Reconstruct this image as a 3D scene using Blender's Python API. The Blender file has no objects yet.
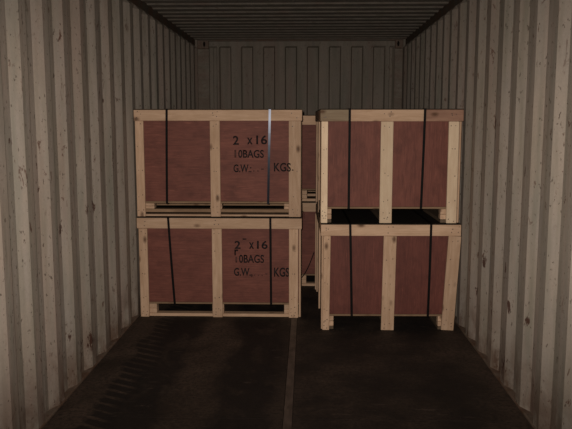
import bpy, bmesh, math, random
from mathutils import Vector, Matrix

random.seed(7)
S = bpy.context.scene
COL = S.collection

# ---------------------------------------------------------------- camera
cam_d = bpy.data.cameras.new('camera')
cam = bpy.data.objects.new('camera', cam_d)
COL.objects.link(cam)
S.camera = cam
CAM_H = 1.43
PITCH, YAW = math.radians(7.528), math.radians(1.704)
cam.location = (0, 0, CAM_H)
cam.rotation_euler = (math.radians(90) - PITCH, 0, YAW)
cam_d.sensor_width = 36.0
cam_d.lens = 36.0 * 700.0 / 572.0
cam_d.clip_start = 0.02

# ---------------------------------------------------------------- world, flash, exposure
world = bpy.data.worlds.new('night')
S.world = world
world.use_nodes = True
bg = world.node_tree.nodes['Background']
bg.inputs[0].default_value = (0.012, 0.010, 0.010, 1)
bg.inputs[1].default_value = 1.0

fl_d = bpy.data.lights.new('camera_flash', 'SPOT')
fl_d.energy = 485
fl_d.color = (1.0, 0.87, 0.76)
fl_d.spot_size = math.radians(110)
fl_d.spot_blend = 1.0
fl_d.shadow_soft_size = 0.018
flash = bpy.data.objects.new('camera_flash', fl_d)
COL.objects.link(flash)
flash.location = (-0.045, 0.0, CAM_H + 0.05)
flash.rotation_euler = (math.radians(90 - 6.6), 0, YAW)
flash.scale = (1.0, 0.42, 1.0)        # the reflector throws a wide, low beam

S.view_settings.view_transform = 'Standard'
S.view_settings.look = 'None'
S.view_settings.gamma = 1.0
S.view_settings.use_curve_mapping = False
S.view_settings.exposure = 0.0

# ---------------------------------------------------------------- material helpers
class NT:
    def __init__(self, name):
        self.m = bpy.data.materials.new(name)
        self.m.use_nodes = True
        self.t = self.m.node_tree
        self.b = self.t.nodes['Principled BSDF']
    def n(self, typ, **kw):
        nd = self.t.nodes.new(typ)
        for k, v in kw.items():
            setattr(nd, k, v)
        return nd
    def link(self, a, b):
        self.t.links.new(a, b)
    def coords(self, scale=(1, 1, 1), rnd=0.0, loc=(0, 0, 0)):
        tc = self.n('ShaderNodeTexCoord')
        src = tc.outputs['Object']
        if rnd:
            oi = self.n('ShaderNodeObjectInfo')
            mul = self.n('ShaderNodeMath', operation='MULTIPLY')
            self.link(oi.outputs['Random'], mul.inputs[0]); mul.inputs[1].default_value = rnd
            ad = self.n('ShaderNodeVectorMath', operation='ADD')
            self.link(src, ad.inputs[0]); self.link(mul.outputs[0], ad.inputs[1])
            src = ad.outputs[0]
        mp = self.n('ShaderNodeMapping')
        mp.inputs['Scale'].default_value = scale
        mp.inputs['Location'].default_value = loc
        self.link(src, mp.inputs['Vector'])
        return mp.outputs[0]
    def noise(self, vec, scale, detail=4, rough=0.55, dist=0.0):
        nd = self.n('ShaderNodeTexNoise')
        nd.inputs['Scale'].default_value = scale
        nd.inputs['Detail'].default_value = detail
        nd.inputs['Roughness'].default_value = rough
        nd.inputs['Distortion'].default_value = dist
        self.link(vec, nd.inputs['Vector'])
        return nd.outputs['Fac']
    def ramp(self, fac, stops):
        r = self.n('ShaderNodeValToRGB')
        e = r.color_ramp.elements
        while len(e) < len(stops):
            e.new(0.5)
        for el, (p, c) in zip(e, stops):
            el.position = p
            el.color = (c, c, c, 1) if isinstance(c, (int, float)) else (*c, 1)
        self.link(fac, r.inputs[0])
        return r.outputs[0]
    def mix(self, fac, a, b, mode='MIX'):
        mx = self.n('ShaderNodeMix', data_type='RGBA', blend_type=mode)
        for s, v in ((mx.inputs[0], fac), (mx.inputs[6], a), (mx.inputs[7], b)):
            if isinstance(v, (int, float)):
                s.default_value = v
            elif isinstance(v, tuple):
                s.default_value = (*v, 1)
            else:
                self.link(v, s)
        return mx.outputs[2]
    def math(self, op, a, b=None, clamp=False):
        nd = self.n('ShaderNodeMath', operation=op, use_clamp=clamp)
        for s, v in ((nd.inputs[0], a), (nd.inputs[1], b)):
            if v is None:
                continue
            if isinstance(v, (int, float)):
                s.default_value = v
            else:
                self.link(v, s)
        return nd.outputs[0]
    def sep(self, vec):
        nd = self.n('ShaderNodeSeparateXYZ')
        self.link(vec, nd.inputs[0])
        return nd.outputs
    def bump(self, h, strength=0.2, dist=0.01):
        nd = self.n('ShaderNodeBump')
        nd.inputs['Strength'].default_value = strength
        nd.inputs['Distance'].default_value = dist
        self.link(h, nd.inputs['Height'])
        self.link(nd.outputs[0], self.b.inputs['Normal'])
    def out(self, col, rough=0.7, spec=0.3, metal=0.0):
        if isinstance(col, tuple):
            self.b.inputs['Base Color'].default_value = (*col, 1)
        else:
            self.link(col, self.b.inputs['Base Color'])
        self.b.inputs['Roughness'].default_value = rough
        self.b.inputs['Specular IOR Level'].default_value = spec
        self.b.inputs['Metallic'].default_value = metal
        return self.m

def painted_steel(name, base, rust_amt=1.0, spots=()):
    k = NT(name)
    v = k.coords()
    mott = k.noise(v, 3.2, 6, 0.6)
    col = k.mix(k.ramp(mott, [(0.3, 0.0), (0.75, 1.0)]), base, tuple(c * m for c, m in zip(base, (1.12, 1.05, 0.98))))
    # vertical runs of dirt
    vs = k.coords((9, 9, 0.9))
    run = k.ramp(k.noise(vs, 1.6, 5, 0.6), [(0.44, 0.0), (0.68, 0.75)])
    col = k.mix(run, col, tuple(c * m for c, m in zip(base, (0.66, 0.68, 0.60))))
    # reddish and greenish tints worn into the paint
    tint = k.ramp(k.noise(k.coords((5, 5, 0.5), loc=(3, 1, 4)), 1.3, 3), [(0.50, 0.0), (0.72, 0.65)])
    col = k.mix(tint, col, (base[0] * 0.95, base[1] * 0.76, base[2] * 0.72))
    green = k.ramp(k.noise(k.coords((6, 6, 0.8), loc=(8, 2, 1)), 1.5, 4), [(0.52, 0.0), (0.72, 0.6)])
    col = k.mix(green, col, (base[0] * 0.62, base[1] * 0.70, base[2] * 0.66))
    grit = k.ramp(k.noise(v, 85, 3, 0.7), [(0.35, 0.0), (0.75, 0.40)])
    col = k.mix(grit, col, tuple(c * 0.72 for c in base))
    # rust chips
    chip = k.ramp(k.noise(k.coords((1, 1, 0.55), loc=(2, 7, 1)), 24, 4, 0.65, 0.8), [(0.615, 0.0), (0.66, 1.0)])
    where = k.ramp(k.noise(v, 1.7, 2), [(0.40, 0.0), (0.58, 1.0)])
    col = k.mix(k.math('MULTIPLY', k.math('MULTIPLY', chip, where), 0.85 * rust_amt), col, (0.075, 0.028, 0.016))
    chip2 = k.ramp(k.noise(k.coords((1, 1, 0.7), loc=(9, 3, 5)), 52, 3, 0.6), [(0.64, 0.0), (0.68, 1.0)])
    col = k.mix(k.math('MULTIPLY', chip2, 0.7 * rust_amt), col, (0.05, 0.035, 0.025))
    # rust along the foot of the wall
    z = k.sep(v)[2]
    foot = k.math('SUBTRACT', 1.0, k.math('MULTIPLY', z, 2.6), clamp=True)
    fn = k.ramp(k.noise(k.coords((1, 1, 0.6), loc=(4, 4, 4)), 7, 5, 0.65, 0.5), [(0.40, 0.0), (0.60, 1.0)])
    col = k.mix(k.math('MULTIPLY', k.math('MULTIPLY', foot, fn), 0.9 * rust_amt), col, (0.11, 0.062, 0.04))
    # single knocks and rusted scars
    if spots:
        xyz = k.sep(v)
        sn = k.noise(k.coords((1, 1, 0.45)), 38, 5, 0.7, 1.0)
        tot = None
        for (sy, sz, sr) in spots:
            dy = k.math('SUBTRACT', xyz[1], sy)
            dz = k.math('MULTIPLY', k.math('SUBTRACT', xyz[2], sz), 0.6)
            d = k.math('SQRT', k.math('ADD', k.math('MULTIPLY', dy, dy), k.math('MULTIPLY', dz, dz)))
            m_ = k.math('SUBTRACT', 1.0, k.math('DIVIDE', d, sr), clamp=True)
            tot = m_ if tot is None else k.math('MAXIMUM', tot, m_)
        scar = k.ramp(k.math('ADD', k.math('MULTIPLY', tot, 0.26), sn), [(0.645, 0.0), (0.70, 1.0)])
        scar = k.math('MULTIPLY', scar, k.math('GREATER_THAN', tot, 0.01))
        col = k.mix(k.math('MULTIPLY', scar, 0.9), col, (0.055, 0.02, 0.013))
    k.bump(k.noise(v, 5, 4), 0.35, 0.015)
    return k.out(col, 0.6, 0.25)

def pine(name, light, dark, knots=True):
    k = NT(name)
    v = k.coords((1.0, 9, 9), rnd=37.0)
    g = k.noise(v, 4.5, 6, 0.6, 1.2)
    col = k.mix(k.ramp(g, [(0.32, 0.0), (0.7, 1.0)]), light, dark)
    oi = k.n('ShaderNodeObjectInfo')
    tone = k.ramp(oi.outputs['Random'], [(0.0, 0.80), (1.0, 1.08)])
    col = k.mix(1.0, col, tone, 'MULTIPLY')
    blot = k.ramp(k.noise(k.coords((1.5, 4, 4), rnd=11.0), 3, 3), [(0.45, 0.0), (0.75, 0.6)])
    col = k.mix(blot, col, tuple(c * m for c, m in zip(dark, (0.8, 0.78, 0.78))))
    if knots:
        vo = k.n('ShaderNodeTexVoronoi')
        vo.inputs['Scale'].default_value = 1.0
        k.link(k.coords((6, 11, 11), rnd=53.0), vo.inputs['Vector'])
        pick = k.math('GREATER_THAN', k.sep(vo.outputs['Color'])[0], 0.25)
        kn = k.ramp(vo.outputs['Distance'], [(0.06, 1.0), (0.21, 0.0)])
        col = k.mix(k.math('MULTIPLY', k.math('MULTIPLY', kn, pick), 0.85), col, (0.09, 0.045, 0.025))
    k.bump(g, 0.15, 0.004)
    return k.out(col, 0.75, 0.2)

def ply(name, a, b):
    k = NT(name)
    g = k.noise(k.coords((2.0, 30, 30), rnd=19.0), 3.2, 6, 0.65, 0.6)
    g2 = k.noise(k.coords((1.0, 3, 3), rnd=19.0), 2.2, 3)
    col = k.mix(k.ramp(g, [(0.35, 0.0), (0.68, 1.0)]), a, b)
    col = k.mix(k.ramp(g2, [(0.35, 0.0), (0.75, 0.45)]), col, tuple(c * 0.72 for c in b))
    light = k.ramp(k.noise(k.coords((3, 60, 60), rnd=23.0), 3, 3), [(0.62, 0.0), (0.78, 0.7)])
    col = k.mix(light, col, tuple(min(1, c * 1.8) for c in a))
    blot = k.ramp(k.noise(k.coords((1, 1.6, 1.6), rnd=31.0), 9, 5, 0.65), [(0.45, 0.0), (0.75, 0.7)])
    col = k.mix(blot, col, tuple(c * 0.62 for c in b))
    k.bump(g, 0.12, 0.003)
    return k.out(col, 0.62, 0.25)

WALL = (0.322, 0.291, 0.258)
M_wall = painted_steel('painted_container_steel', WALL)
SPOTS_L = [(3.779, 0.144, 0.07), (3.895, 0.176, 0.06), (3.27, 1.234, 0.022), (3.446, 0.891, 0.03), (3.55, 0.881, 0.04), (3.59, 0.296, 0.03), (3.281, 1.109, 0.02), (3.91, 0.934, 0.03), (4.125, 0.938, 0.04), (2.983, 1.353, 0.03), (4.392, 1.566, 0.02)]
SPOTS_R = [(4.438, 1.074, 0.05), (2.956, 1.495, 0.05), (3.579, 1.179, 0.022), (3.673, 0.457, 0.04), (3.376, 0.465, 0.03), (3.72, 0.113, 0.06), (4.238, 0.594, 0.03), (3.758, 0.645, 0.05), (3.81, 0.454, 0.06), (3.265, 1.071, 0.02), (4.466, 0.351, 0.04)]
M_wall_l = painted_steel('left_wall_steel', WALL, 1.0, SPOTS_L)
M_wall_r = painted_steel('right_wall_steel', WALL, 1.0, SPOTS_R)
M_back = painted_steel('dark_end_wall_steel', (0.200, 0.178, 0.152), 0.6)  # darker base colour than the side walls
M_roof = painted_steel('roof_steel', (0.30, 0.275, 0.245), 0.5)
M_rail = painted_steel('rail_steel', (0.10, 0.094, 0.08), 1.0)
M_foot = painted_steel('rusty_foot_rail', (0.17, 0.135, 0.11), 1.0)
M_fit = painted_steel('corner_steel', (0.18, 0.145, 0.125), 1.0)
M_pine = pine('pale_pine', (0.61, 0.435, 0.305), (0.47, 0.315, 0.205))
M_pine_pale = pine('bleached_pine', (0.80, 0.65, 0.47), (0.68, 0.52, 0.36), knots=False)
M_pine_dark = pine('dark_pine', (0.30, 0.20, 0.125), (0.20, 0.13, 0.08))  # darker brown pine for decks and some bottom boards
M_runner_shade = pine('shaded_runner_wood', (0.15, 0.11, 0.075), (0.10, 0.07, 0.047))  # shade under the crates put into a darker wood colour
M_pine_grey = pine('grey_pine', (0.36, 0.29, 0.20), (0.26, 0.19, 0.125))
M_pine_red = pine('reddish_pine', (0.33, 0.20, 0.14), (0.24, 0.135, 0.095))
M_ply = ply('red_plywood', (0.200, 0.071, 0.051), (0.130, 0.042, 0.032))
M_ply_dark = ply('dark_red_plywood', (0.158, 0.051, 0.038), (0.108, 0.033, 0.026))
k = NT('strap'); M_strap = k.out((0.006, 0.005, 0.005), 0.6, 0.08)
k = NT('steel_strap'); M_strap_steel = k.out((0.055, 0.066, 0.088), 0.15, 0.6, 0.75)
k = NT('stencil_ink'); M_ink = k.out((0.014, 0.011, 0.012), 0.7, 0.2)
k = NT('faded_ink'); M_ink2 = k.out((0.085, 0.04, 0.035), 0.7, 0.2)
k = NT('nail'); M_nail = k.out((0.06, 0.04, 0.03), 0.5, 0.4)
k = NT('hole_dark'); M_dark = k.out((0.01, 0.008, 0.007), 0.9, 0.1)
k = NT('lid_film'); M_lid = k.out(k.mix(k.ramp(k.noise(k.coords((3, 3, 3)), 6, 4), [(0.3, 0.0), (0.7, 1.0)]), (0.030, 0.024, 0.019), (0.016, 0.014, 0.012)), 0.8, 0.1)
k = NT('base_dark'); M_base = k.out((0.03, 0.024, 0.02), 0.9, 0.1)

def floor_mat():
    k = NT('worn_floor')
    v = k.coords()
    x, y, z = k.sep(v)
    big = k.noise(v, 2.1, 7, 0.66, 0.5)
    col = k.mix(k.ramp(big, [(0.36, 0.0), (0.66, 1.0)]), (0.034, 0.024, 0.018), (0.092, 0.065, 0.049))
    fine = k.ramp(k.noise(v, 45, 6, 0.75), [(0.44, 0.0), (0.62, 0.8)])
    col = k.mix(fine, col, (0.016, 0.0125, 0.0105))
    wob = k.math('MULTIPLY', k.math('SUBTRACT', k.noise(v, 4, 4), 0.5), 0.20)
    xw = k.math('ADD', x, wob)
    def lane(c, half, soft):
        d = k.math('ABSOLUTE', k.math('SUBTRACT', xw, c))
        return k.math('MULTIPLY', k.math('SUBTRACT', half + soft, d), 1.0 / soft, clamp=True)
    def bars(period, skew):
        sn = k.math('SINE', k.math('MULTIPLY', k.math('ADD', y, k.math('MULTIPLY', x, skew)), 2 * math.pi / period))
        sn = k.math('ADD', sn, k.math('MULTIPLY', k.math('SUBTRACT', k.noise(v, 9, 5), 0.5), 2.2))
        return k.ramp(k.math('ADD', k.math('MULTIPLY', sn, 0.5), 0.5), [(0.12, 0.0), (0.34, 1.0)])
    patch = k.ramp(k.noise(k.coords((1.2, 0.7, 1), loc=(1.4, 0.3, 0)), 2.3, 4, 0.6, 0.5), [(0.36, 0.0), (0.5, 1.0)])
    # tyre lanes of black rubber: a comb of tread bars, solid rubber beside it, worn patches elsewhere
    l1 = k.math('MULTIPLY', lane(-0.99, 0.07, 0.03), bars(0.088, 0.5))
    l1b = k.math('MULTIPLY', lane(-0.84, 0.08, 0.07), k.math('MAXIMUM', patch, 0.55))
    l2 = k.math('MULTIPLY', lane(-0.33, 0.13, 0.10), patch)
    l3 = k.math('MULTIPLY', lane(0.42, 0.42, 0.2), k.ramp(k.noise(v, 3.1, 5, 0.65), [(0.36, 0.35), (0.6, 0.95)]))
    for l in (l1, l1b, l2, l3):
        col = k.mix(k.math('MULTIPLY', l, 0.88), col, (0.0115, 0.0095, 0.0092))
    # pale scrapes
    sc = k.ramp(k.noise(k.coords((3, 11, 1), loc=(5, 5, 0)), 3, 5, 0.65, 0.8), [(0.62, 0.0), (0.72, 0.5)])
    col = k.mix(sc, col, (0.12, 0.09, 0.073))
    k.bump(k.noise(v, 30, 5), 0.3, 0.006)
    return k.out(col, 0.72, 0.25)
M_floor = floor_mat()
k = NT('worn_seam')
c = k.mix(k.ramp(k.noise(k.coords((6, 2, 1)), 6, 4), [(0.35, 0.0), (0.7, 1.0)]), (0.105, 0.08, 0.066), (0.045, 0.034, 0.028))
M_seam = k.out(c, 0.55, 0.4)

# ---------------------------------------------------------------- mesh helpers
def mesh_obj(name, verts, faces, mat, parent=None, smooth=False):
    me = bpy.data.meshes.new(name)
    me.from_pydata(verts, [], faces)
    me.update()
    bm = bmesh.new(); bm.from_mesh(me)
    bmesh.ops.recalc_face_normals(bm, faces=bm.faces)
    bm.to_mesh(me); bm.free()
    me.materials.append(mat)
    o = bpy.data.objects.new(name, me)
    COL.objects.link(o)
    if parent:
        o.parent = parent
    return o

_box_cache = {}
def box_mesh(name, l, w, t, mat, bev=0.0025):
    key = (round(l, 4), round(w, 4), round(t, 4), mat.name, bev)
    if key in _box_cache:
        return _box_cache[key]
    bm = bmesh.new()
    bmesh.ops.create_cube(bm, size=1.0)
    bmesh.ops.scale(bm, vec=(l, w, t), verts=bm.verts)
    if bev:
        bmesh.ops.bevel(bm, geom=list(bm.edges), offset=min(bev, t * 0.3), segments=1, affect='EDGES')
    me = bpy.data.meshes.new(name)
    bm.to_mesh(me); bm.free()
    me.materials.append(mat)
    _box_cache[key] = me
    return me

AX = {'x': Matrix.Identity(3),
      'y': Matrix(((0, -1, 0), (1, 0, 0), (0, 0, 1))),
      'z': Matrix(((0, 0, -1), (0, 1, 0), (1, 0, 0)))}
def board(name, lo, hi, mat, parent=None, grain='x', bev=0.0025):
    """a board filling lo..hi, its mesh laid out with the grain along its own x"""
    lo, hi = Vector(lo), Vector(hi)
    d = hi - lo
    dims = {'x': (d.x, d.y, d.z), 'y': (d.y, d.x, d.z), 'z': (d.z, d.y, d.x)}[grain]
    o = bpy.data.objects.new(name, box_mesh(name, *dims, mat, bev))
    COL.objects.link(o)
    o.location = (lo + hi) / 2
    o.rotation_euler = AX[grain].to_euler()
    if parent:
        o.parent = parent
    return o

def struct(o):
    o['kind'] = 'structure'
    return o

# ---------------------------------------------------------------- container shell
XL, XR = -1.245, 1.075            # inner ridge planes of the side walls
Y0, YB = -4.0, 8.1                # open end behind the camera, closed end
ZC = 2.352                        # underside of the roof ridges
DEP = 0.031

def side_profile(phase, per):
    """(y, depth) going away from the camera: slope in, ridge, slope out, recess"""
    pts = []
    n0 = int((Y0 - phase) / per) - 1
    y = phase + n0 * per
    while y < YB + 0.3:
        pts += [(y - 0.064, DEP), (y, 0.0), (y + 0.074, 0.0), (y + 0.138, DEP)]
        y += per
    out = [p for p in pts if Y0 < p[0] < YB - 0.02]
    return [(Y0, out[0][1])] + out + [(YB, out[-1][1])]

def side_wall(name, xin, sgn, phase, per):
    pr = side_profile(phase, per)
    v, f = [], []
    zs = (0.0, 0.045, 2.255, 2.29)
    n = len(zs)
    for y, d in pr:
        for i, z in enumerate(zs):
            dd = DEP if i == 3 else d          # corrugations fade out under the top rail
            v.append((xin + sgn * dd, y, z))
    for i in range(len(pr) - 1):
        for j in range(n - 1):
            a = i * n + j
            f.append((a, a + 1, a + n + 1, a + n))
    # outer skin gives the wall its thickness
    b = len(v)
    xo = xin + sgn * (DEP + 0.012)
    v += [(xo, Y0, 0), (xo, Y0, 2.29), (xo, YB, 2.29), (xo, YB, 0)]
    f.append((b, b + 1, b + 2, b + 3))
    o = mesh_obj(name, v, f, M_wall_l if sgn < 0 else M_wall_r)
    return struct(o)

wall_l = side_wall('wall_left', XL, -1, 3.070, 0.278)
wall_r = side_wall('wall_right', XR, 1, 3.115, 0.284)

# long rails under the roof and along the floor
n = 1
for xin, s in ((XL, -1), (XR, 1)):
    xa, xb = sorted((xin + s * (DEP - 0.002), xin + s * (DEP + 0.07)))
    o = board(f'trim_{n}', (xa, Y0, 2.288), (xb, YB, 2.42), M_rail, grain='y'); struct(o); n += 1
    xa, xb = sorted((xin - s * 0.004, xin + s * 0.05))
    o = board(f'trim_{n}', (xa, Y0, -0.03), (xb, YB, 0.012), M_foot, grain='y', bev=0.004); struct(o); n += 1

# back wall: flat recesses and ridges with narrow slopes between
bx = []
x = -0.996
while x < 0.86:
    bx += [(x - 0.007, 0.0), (x + 0.007, 0.032), (x + 0.119, 0.032), (x + 0.133, 0.0)]
    x += 0.2493
bprof = [(XL - 0.03, 0.0), (-1.118, 0.0), (-1.112, 0.02), (-1.074, 0.02), (-1.066, 0.03), (-1.034, 0.03), (-1.026, 0.0)] + bx + \
        [(0.925, 0.0), (0.933, 0.03), (0.962, 0.03), (0.970, 0.02), (0.985, 0.0), (XR + 0.03, 0.0)]
bprof = sorted(bprof)
v, f = [], []
zs = (0.0, 2.265, 2.282, 2.36)
for px, d in bprof:
    for i, z in enumerate(zs):
        v.append((px, YB + (d if i < 2 else 0.0), z))
for i in range(len(bprof) - 1):
    for j in range(3):
        a = i * 4 + j
        f.append((a, a + 1, a + 5, a + 4))
b = len(v)
v += [(XL - 0.03, YB + 0.05, 0), (XL - 0.03, YB + 0.05, 2.36), (XR + 0.03, YB + 0.05, 2.36), (XR + 0.03, YB + 0.05, 0)]
f.append((b, b + 1, b + 2, b + 3))
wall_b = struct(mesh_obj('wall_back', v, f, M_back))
board('header_rail', (XL, YB - 0.03, 2.335), (XR, YB, 2.40), M_rail, wall_b)
for x0, x1, hx in ((XL, -1.115, -1.165), (0.985, XR, 1.02)):
    cp = board('corner_post', (x0, YB - 0.012, 0.0), (x1, YB + 0.002, 2.25), M_back, wall_b, 'z')
    cf = board('corner_fitting', (x0, YB - 0.035, 2.25), (x1, YB + 0.002, 2.345), M_fit, wall_b, 'x', 0.006)
    # keyhole slot of the fitting: a raised dark oval painted for its shade
    vv = []
    for q in range(12):
        a = q / 12 * 2 * math.pi
        vv.append((hx + 0.013 * math.cos(a), YB - 0.0365, 2.302 + 0.030 * math.sin(a)))
    vv += [(p[0], YB - 0.034, p[2]) for p in vv]
    ff = [tuple(range(12)), tuple(range(23, 11, -1))] + [(q, (q + 1) % 12, 12 + (q + 1) % 12, 12 + q) for q in range(12)]
    hole = mesh_obj('slot_shade', vv, ff, M_dark)
    hole.parent = cf
    hole.matrix_parent_inverse = (Matrix.Translation(cf.location) @ cf.rotation_euler.to_matrix().to_4x4()).inverted()

# roof: crosswise corrugation
pts = []
y = 5.50 - 0.21 * 46
while y < YB:
    pts += [(y - 0.035, 0.009), (y - 0.012, 0.0), (y + 0.050, 0.0), (y + 0.073, 0.009)]
    y += 0.21
pts = [p for p in pts if Y0 < p[0] < YB]
pts = [(Y0, 0.009)] + pts + [(YB, 0.009)]
v, f = [], []
for y, d in pts:
    v += [(XL - DEP, y, ZC + d), (XR + DEP, y, ZC + d)]
for i in range(len(pts) - 1):
    f.append((2 * i, 2 * i + 1, 2 * i + 3, 2 * i + 2))
b = len(v)
v += [(XL - DEP, Y0, ZC + 0.04), (XR + DEP, Y0, ZC + 0.04), (XR + DEP, YB, ZC + 0.04), (XL - DEP, YB, ZC + 0.04)]
f.append((b, b + 1, b + 2, b + 3))
struct(mesh_obj('ceiling', v, f, M_roof))

# floor: two rows of plywood sheets either side of a steel seam strip
floor = struct(mesh_obj('floor', [(XL - .05, Y0, -.06), (XR + .05, Y0, -.06), (XR + .05, YB, -.06), (XL - .05, YB, -.06),
                                  (XL - .05, Y0, -.03), (XR + .05, Y0, -.03), (XR + .05, YB, -.03), (XL - .05, YB, -.03)],
                        [(0, 1, 2, 3), (4, 5, 6, 7), (0, 1, 5, 4), (1, 2, 6, 5), (2, 3, 7, 6), (3, 0, 4, 7)], M_base))
SEAM = -0.088
def slab(name, x0, x1, y0, y1, z0, z1, mat, parent):
    v = [(x0, y0, z0), (x1, y0, z0), (x1, y1, z0), (x0, y1, z0), (x0, y0, z1), (x1, y0, z1), (x1, y1, z1), (x0, y1, z1)]
    return mesh_obj(name, v, [(0, 1, 2, 3), (4, 5, 6, 7), (0, 1, 5, 4), (1, 2, 6, 5), (2, 3, 7, 6), (3, 0, 4, 7)], mat, parent)
ye = [Y0, -1.6, 0.82, 3.24, 5.66, YB]
for x0, x1 in ((XL - 0.03, SEAM - 0.024), (SEAM + 0.024, XR + 0.03)):
    for a, b in zip(ye, ye[1:]):
        slab('floor_sheet', x0, x1, a + 0.001, b - 0.001, -0.029, 0.0, M_floor, floor)
slab('seam_strip', SEAM - 0.021, SEAM + 0.021, Y0, YB, -0.029, 0.0005, M_seam, floor)

# ---------------------------------------------------------------- crates
TH = 0.02     # board thickness

def ribbon(name, path, width, thick, mat, parent, waxis=(1, 0, 0), closed=False):
    """flat strap swept along path; waxis is its width direction"""
    wv = Vector(waxis).normalized()
    P = [Vector(p) for p in path]
    m = len(P)
    v, f = [], []
    for i, p in enumerate(P):
        a = P[i - 1] if (i > 0 or closed) else p
        c = P[(i + 1) % m] if (i < m - 1 or closed) else p
        t = (c - a).normalized()
        nn = wv.cross(t).normalized()
        ww = t.cross(nn).normalized()
        for sw, sn in ((-1, -1), (1, -1), (1, 1), (-1, 1)):
            v.append(p + ww * sw * width / 2 + nn * sn * thick / 2)
    last = m if closed else m - 1
    for i in range(last):
        j = (i + 1) % m
        for q in range(4):
            r = (q + 1) % 4
            f.append((i * 4 + q, i * 4 + r, j * 4 + r, j * 4 + q))
    if not closed:
        f += [(0, 1, 2, 3), ((m - 1) * 4 + 3, (m - 1) * 4 + 2, (m - 1) * 4 + 1, (m - 1) * 4)]
    return mesh_obj(name, [tuple(q) for q in v], f, mat, parent)

def glyphs(text, box, y, mat, parent, name, clip=None):
    """lettering as thin painted shapes facing -y, fitted into box = (x0, z0, x1, z1)"""
    cu = bpy.data.curves.new('t', 'FONT')
    cu.body = text
    cu.extrude = 0.0
    cu.resolution_u = 4
    cu.offset = 0.02
    to = bpy.data.objects.new('t', cu)
    COL.objects.link(to)
    dg = bpy.context.evaluated_depsgraph_get()
    me = bpy.data.meshes.new_from_object(to.evaluated_get(dg))
    bpy.data.objects.remove(to); bpy.data.curves.remove(cu)
    xs = [q.co.x for q in me.vertices]; ys = [q.co.y for q in me.vertices]
    x0, z0, x1, z1 = box
    for q in me.vertices:
        u = (q.co.x - min(xs)) / max(1e-6, max(xs) - min(xs))
        w = (q.co.y - min(ys)) / max(1e-6, max(ys) - min(ys))
        q.co = Vector((u, w, 0))
    for q in me.vertices:
        q.co = Vector((x0 + q.co.x * (x1 - x0), y, z0 + q.co.y * (z1 - z0)))
    bm = bmesh.new(); bm.from_mesh(me)
    if clip is not None:
        bmesh.ops.bisect_plane(bm, geom=list(bm.verts) + list(bm.edges) + list(bm.faces), plane_co=(clip, 0, 0), plane_no=(1, 0, 0), clear_inner=True)
    r = bmesh.ops.extrude_face_region(bm, geom=list(bm.faces))
    for e in r['geom']:
        if isinstance(e, bmesh.types.BMVert):
            e.co.y -= 0.0006
    bmesh.ops.recalc_face_normals(bm, faces=bm.faces)
    bm.to_mesh(me); bm.free()
    me.name = name
    me.materials.clear(); me.materials.append(mat)
    o = bpy.data.objects.new(name, me)
    COL.objects.link(o)
    parent_keep(o, parent)
    return o

def parent_keep(o, p):
    """o is laid out in the crate's frame; hang it under a part p of that crate"""
    o.parent = p
    o.matrix_parent_inverse = (Matrix.Translation(p.location) @ p.rotation_euler.to_matrix().to_4x4()).inverted()

def tilt(o, shift, top):
    """rack a board sideways so that its foot moves by shift, hinged at its top"""
    if shift:
        p = Matrix.Translation((o.location.x, o.location.y, top))
        m = Matrix.Translation(o.location) @ o.rotation_euler.to_matrix().to_4x4()
        o.matrix_basis = p @ Matrix.Rotation(-shift / top, 4, 'Y') @ p.inverted() @ m
    return o

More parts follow.
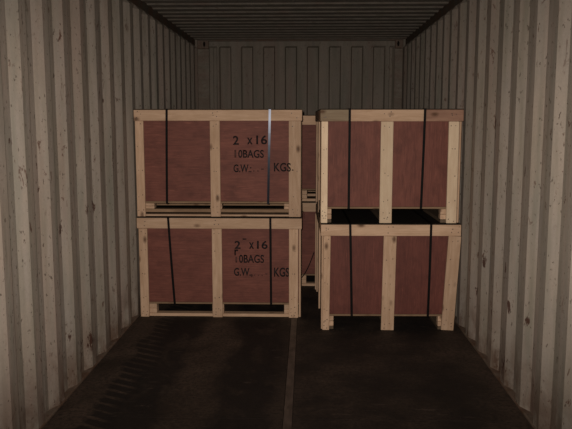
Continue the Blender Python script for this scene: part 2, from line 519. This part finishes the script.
def crate(label, group, loc, rotz, w, d, h, runner, posts, straps, ply_grain='x', base_z=0.0, rails=None,
          steel=(), texts=(), detail=True, post_mat=None, base_mat=None, ply_mat=None, lean=(0, 0, 0), foot_board=False):
    root = bpy.data.objects.new('plywood_crate', None)
    COL.objects.link(root)
    root.empty_display_size = 0.2
    root.location = loc
    root.rotation_euler = (0, 0, rotz)
    root['label'] = label; root['category'] = 'crate'; root['group'] = group
    post_mat = post_mat or M_pine
    ply_mat = ply_mat or M_ply
    base_mat = base_mat or M_pine
    RZ = h - 0.083             # underside of the top rails
    HT = h - 0.006             # top of the rails, underside of the lid
    yf, yb = -d / 2, d / 2
    # lid, deck
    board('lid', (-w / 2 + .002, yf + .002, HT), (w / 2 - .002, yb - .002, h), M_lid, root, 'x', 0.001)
    board('deck', (-w / 2 + .02, yf + .018, 0.097), (w / 2 - .02, yb - .018, 0.110), M_pine_dark, root, 'x', 0.001)
    # front and back
    for s in (-1, 1):
        ya, yc = (yf, yf + TH) if s < 0 else (yb - TH, yb)
        for (x0, x1, mt) in (rails if (rails and s < 0) else [(-w / 2, w / 2, M_pine)]):
            board('top_rail', (x0, ya, RZ), (x1, yc, HT), mt, root, 'x')
        for (x0, x1), ln in zip(posts, lean):
            if s > 0:
                x0, x1 = -x1, -x0
            tilt(board('post', (x0, ya, 0.001), (x1, yc, RZ - 0.001), post_mat, root, 'z'), ln if s < 0 else 0, RZ)
        pa, pc = (yf + TH, yf + TH + .012) if s < 0 else (yb - TH - .012, yb - TH)
        panel = board('side_panel', (-w / 2 + .034, pa, .111), (w / 2 - .034, pc, HT - .001), ply_mat, root, ply_grain, 0.001)
        if s < 0:
            for (t, box, mt, onpost) in texts:
                glyphs(t, box, yf - .0003 if onpost is not False else pa - .0003, mt, panel, 'stencil_lettering', onpost if isinstance(onpost, float) else None)
    # the two other sides
    for s in (-1, 1):
        xa, xc = (-w / 2, -w / 2 + TH) if s < 0 else (w / 2 - TH, w / 2)
        board('top_rail', (xa, yf + TH + .001, RZ), (xc, yb - TH - .001, HT), M_pine, root, 'y')
        e = .006
        xp = (xa + e, xc) if s < 0 else (xa, xc - e)
        for c in (yf + .062, 0.0, yb - .062):
            tilt(board('post', (xp[0], c - .038, 0.001), (xp[1], c + .038, RZ - 0.001), M_pine, root, 'z'), lean[2] if s > 0 else 0, RZ)
        pa, pc = (xc, xc + .012) if s < 0 else (xa - .012, xa)
        tilt(board('side_panel', (pa, yf + .034, .111), (pc, yb - .034, HT - .001), ply_mat, root, 'z' if ply_grain == 'x' else 'y', 0.001), lean[2] if s > 0 else 0, RZ)
    # runners with blocks
    zb0, zb1 = base_z, base_z + .024
    if foot_board:
        board('bottom_board', (-w / 2 + .022, yf + .022, .001), (w / 2 - .022, yf + .09, .015), M_pine, root, 'x')
    if runner == 'x':
        pm = (posts[1][0] + posts[1][1]) / 2
        for yc in (yf + .056, 0.0, yb - .056):
            board('bottom_board', (-w / 2 + .022, yc - .034, max(.001, zb0)), (w / 2 - .022, yc + .034, zb1), base_mat, root, 'x')
            for a, b in ((-w / 2 + .024, -w / 2 + .128), (pm - .042, pm + .042), (w / 2 - .128, w / 2 - .024)):
                zz = [zb1 + .001, (zb1 + .097) / 2, .096]
                for z0, z1 in zip(zz, zz[1:]):
                    board('block', (a, yc - .033, z0), (b, yc + .033, z1 - .001), M_pine, root, 'y')
    else:
        for xc, hw in ((posts[0][0] + .038, .034), ((posts[1][0] + posts[1][1]) / 2, .029), (posts[2][1] - .055 + lean[2], .050)):
            board('bottom_board', (xc - hw, yf + .022, .001), (xc + hw, yb - .022, .023), M_runner_shade, root, 'y')
            for a, b in ((yf + .024, yf + .08), (-.05, .05), (yb - .08, yb - .024)):
                for z0, z1 in ((.024, .058), (.060, .095)):
                    board('block', (xc - hw, a, z0), (xc + hw, b, z1), M_pine if a < yf + .03 and hw > .03 else M_runner_shade, root, 'y')  # outer front blocks stay pine, the rest take the painted shade
    # straps right round the crate
    for i, (xt, xb) in enumerate(straps):
        g = .0016
        path = []
        for q in range(9):                                     # front, from the lid downwards
            u = q / 8
            path.append((xt + (xb - xt) * u, yf - g + (.014 * (1 - math.cos(math.pi / 2 * u)) - .0008 if i in steel else -.005 * math.sin(math.pi * u)), h + g - .004 + (.100 - h) * u))
        path += [(xb, yf + .012, .0935), (xb, 0, .0925), (xb, yb - .012, .0935),
                 (xb, yb + g, .100), (xt, yb + g, h - .004), (xt, yb - .004, h + g), (xt, yf + .004, h + g)]
        st = ribbon('strap', path, .0165, .0012, M_strap_steel if i in steel else M_strap, root, closed=True)
    # nail heads on the front boards
    if detail:
        v, f = [], []
        def nail(x, z):
            b = len(v); r = random.uniform(.0028, .0042)
            for yy in (yf + .002, yf - .0012):
                for q in range(6):
                    a = q * math.pi / 3
                    v.append((x + r * math.cos(a), yy, z + r * math.sin(a)))
            f.append(tuple(range(b + 6, b + 12)))
            for q in range(6):
                f.append((b + q, b + (q + 1) % 6, b + 6 + (q + 1) % 6, b + 6 + q))
        for (x0, x1), ln in zip(posts, lean):
            for z in (.025, .05, .075, .15, .33, .5, RZ - .03, RZ + .03, RZ + .055):
                for t in (.3, .7):
                    if random.random() < .75:
                        nail(x0 + ln * max(0, 1 - z / RZ) + (x1 - x0) * (t + random.uniform(-.1, .1)), z + random.uniform(-.01, .01))
        nl = mesh_obj('nail_heads', v, f, M_nail, root)
        nl['kind'] = 'stuff'
    return root

Z2 = 0.7485
# ---- left stack, long side to the camera (front plane y = 5.0)
LX, LY = -0.635, 5.475
def lx(a): return a - LX
postsUL = [(-1.228 - LX, -1.168 - LX), (-0.692 - LX, -0.621 - LX), (-0.129 - LX, -0.043 - LX)]
postsLL = [(-1.222 - LX, -1.160 - LX), (-0.688 - LX, -0.616 - LX), (-0.127 - LX, -0.060 - LX)]
def T(items, z0):
    return [(t, (b[0] - LX, b[1] - z0, b[2] - LX, b[3] - z0), m, p) for t, b, m, p in items]
textUL = T([('2', (-.529, 1.267, -.487, 1.331), M_ink, False),
            ('x', (-.428, 1.270, -.388, 1.318), M_ink, False),
            ('16', (-.362, 1.270, -.284, 1.335), M_ink, False),
            ('1', (-.519, 1.176, -.506, 1.231), M_ink2, False),
            ('0BAGS', (-.492, 1.174, -.308, 1.231), M_ink, False),
            ('G.W.:', (-.527, 1.070, -.398, 1.127), M_ink, False),
            ('. . -', (-.385, 1.074, -.310, 1.098), M_ink2, False),
            ('KGS', (-.236, 1.076, -.114, 1.139), M_ink, False),
            ('KGS', (-.236, 1.076, -.114, 1.139), M_ink, -.129 - LX + .0005),
            ('.', (-.106, 1.083, -.095, 1.094), M_ink, True)], Z2)
textLL = T([('2', (-.525, .511, -.481, .570), M_ink, False),
            ('-', (-.466, .579, -.438, .588), M_ink, False),
            ('x', (-.419, .511, -.383, .560), M_ink, False),
            ('16', (-.361, .511, -.283, .572), M_ink, False),
            ('r', (-.526, .462, -.498, .508), M_ink, False),
            ('1', (-.519, .409, -.507, .452), M_ink2, False),
            ('0BAGS', (-.493, .407, -.310, .468), M_ink, False),
            ('G.W.,', (-.531, .300, -.395, .370), M_ink, False),
            ('. . . -', (-.384, .311, -.285, .330), M_ink2, False),
            ('KGS', (-.237, .305, -.125, .374), M_ink, False)], 0.0)
GR = 'red plywood crates with pale wooden frames'
LL = crate('lower left crate resting on the floor, stencilled 2 x16 and 0BAGS on its right panel', GR, (LX, LY, 0.001), 0,
           1.2, 0.95, 0.7445, 'x', postsLL, [(lx(-1.004), lx(-.968)), (lx(-.262), lx(-.258))], texts=textLL)
UL = crate('upper left stencilled crate with a shiny strap, stacked on the lower stencilled crate', GR, (LX, LY, Z2 + .001), 0,
           1.2, 0.95, 0.772, 'x', postsUL, [(lx(-.997), lx(-1.009)), (lx(-.263), lx(-.278))], texts=textUL, steel=(1,), base_z=.030, base_mat=M_pine_dark, foot_board=True)
# ---- right stack, short side to the camera (front plane y = 4.72)
RX, RY, RROT = 0.560, 5.312, math.radians(1.0)
def rx(a): return a - RX + .004
postsUR = [(rx(.088), rx(.132)), (rx(.484), rx(.567)), (rx(.935), rx(1.004))]
postsLR = [(rx(.101), rx(.148)), (rx(.508), rx(.596)), (rx(.948), rx(1.034))]
LR = crate('lower right crate standing on open runners on the floor, blank red panels', GR, (RX + .002, RY, 0.001), RROT,
           0.95, 1.2, 0.7445, 'y', postsLR, [(rx(.279), rx(.297)), (rx(.827), rx(.820))], ply_grain='z', ply_mat=M_ply_dark, lean=(-.006, -.008, -.034))
UR = crate('upper right crate with blank red panels and greyed top rail, stacked on another crate', GR, (RX - .006, RY, Z2 + .001), RROT,
           0.95, 1.2, 0.768, 'y', postsUR, [(rx(.275), rx(.275)), (rx(.774), rx(.762))], ply_grain='z', post_mat=M_pine_pale,
           rails=[(-.475, rx(.279), M_pine_grey), (rx(.280), rx(.781), M_pine), (rx(.782), .475, M_pine_red)])
# ---- second row, seen only through the gap between the stacks
BX, BY = 0.468, 6.467
postsB = [(-.588, -.525), (-.04, .04), (.525, .588)]
BL = crate('lower crate of the stack behind, glimpsed through the gap at floor level', GR, (BX, BY, 0.001), 0,
           1.195, 0.95, 0.7445, 'x', postsB, [(-.38, -.38), (.38, .38)], detail=False)
BU = crate('upper crate of the stack behind, glimpsed in the gap between the two upper crates', GR, (BX + .004, BY, Z2 + .001), 0,
           1.195, 0.95, 0.740, 'x', postsB, [(-.38, -.38), (.38, .38)], detail=False)
# loose strap tails
tail = []
for q in range(9):
    u = q / 8
    tail.append((-.402 - .130 * u, -.475 - .012 - .012 * math.sin(u * 3.1), .31 - .25 * u - .035 * math.sin(u * math.pi)))
ribbon('strap_tail', tail, .008, .0012, M_strap, BL, waxis=(.25, 0, -.13))
tail = [(.600 + .002 + .012 * math.sin(q / 6 * 2.5), -.45, .05 - .055 * q / 6) for q in range(7)]
ribbon('strap_tail', tail, .012, .0012, M_strap, UL, waxis=(0, 1, 0))
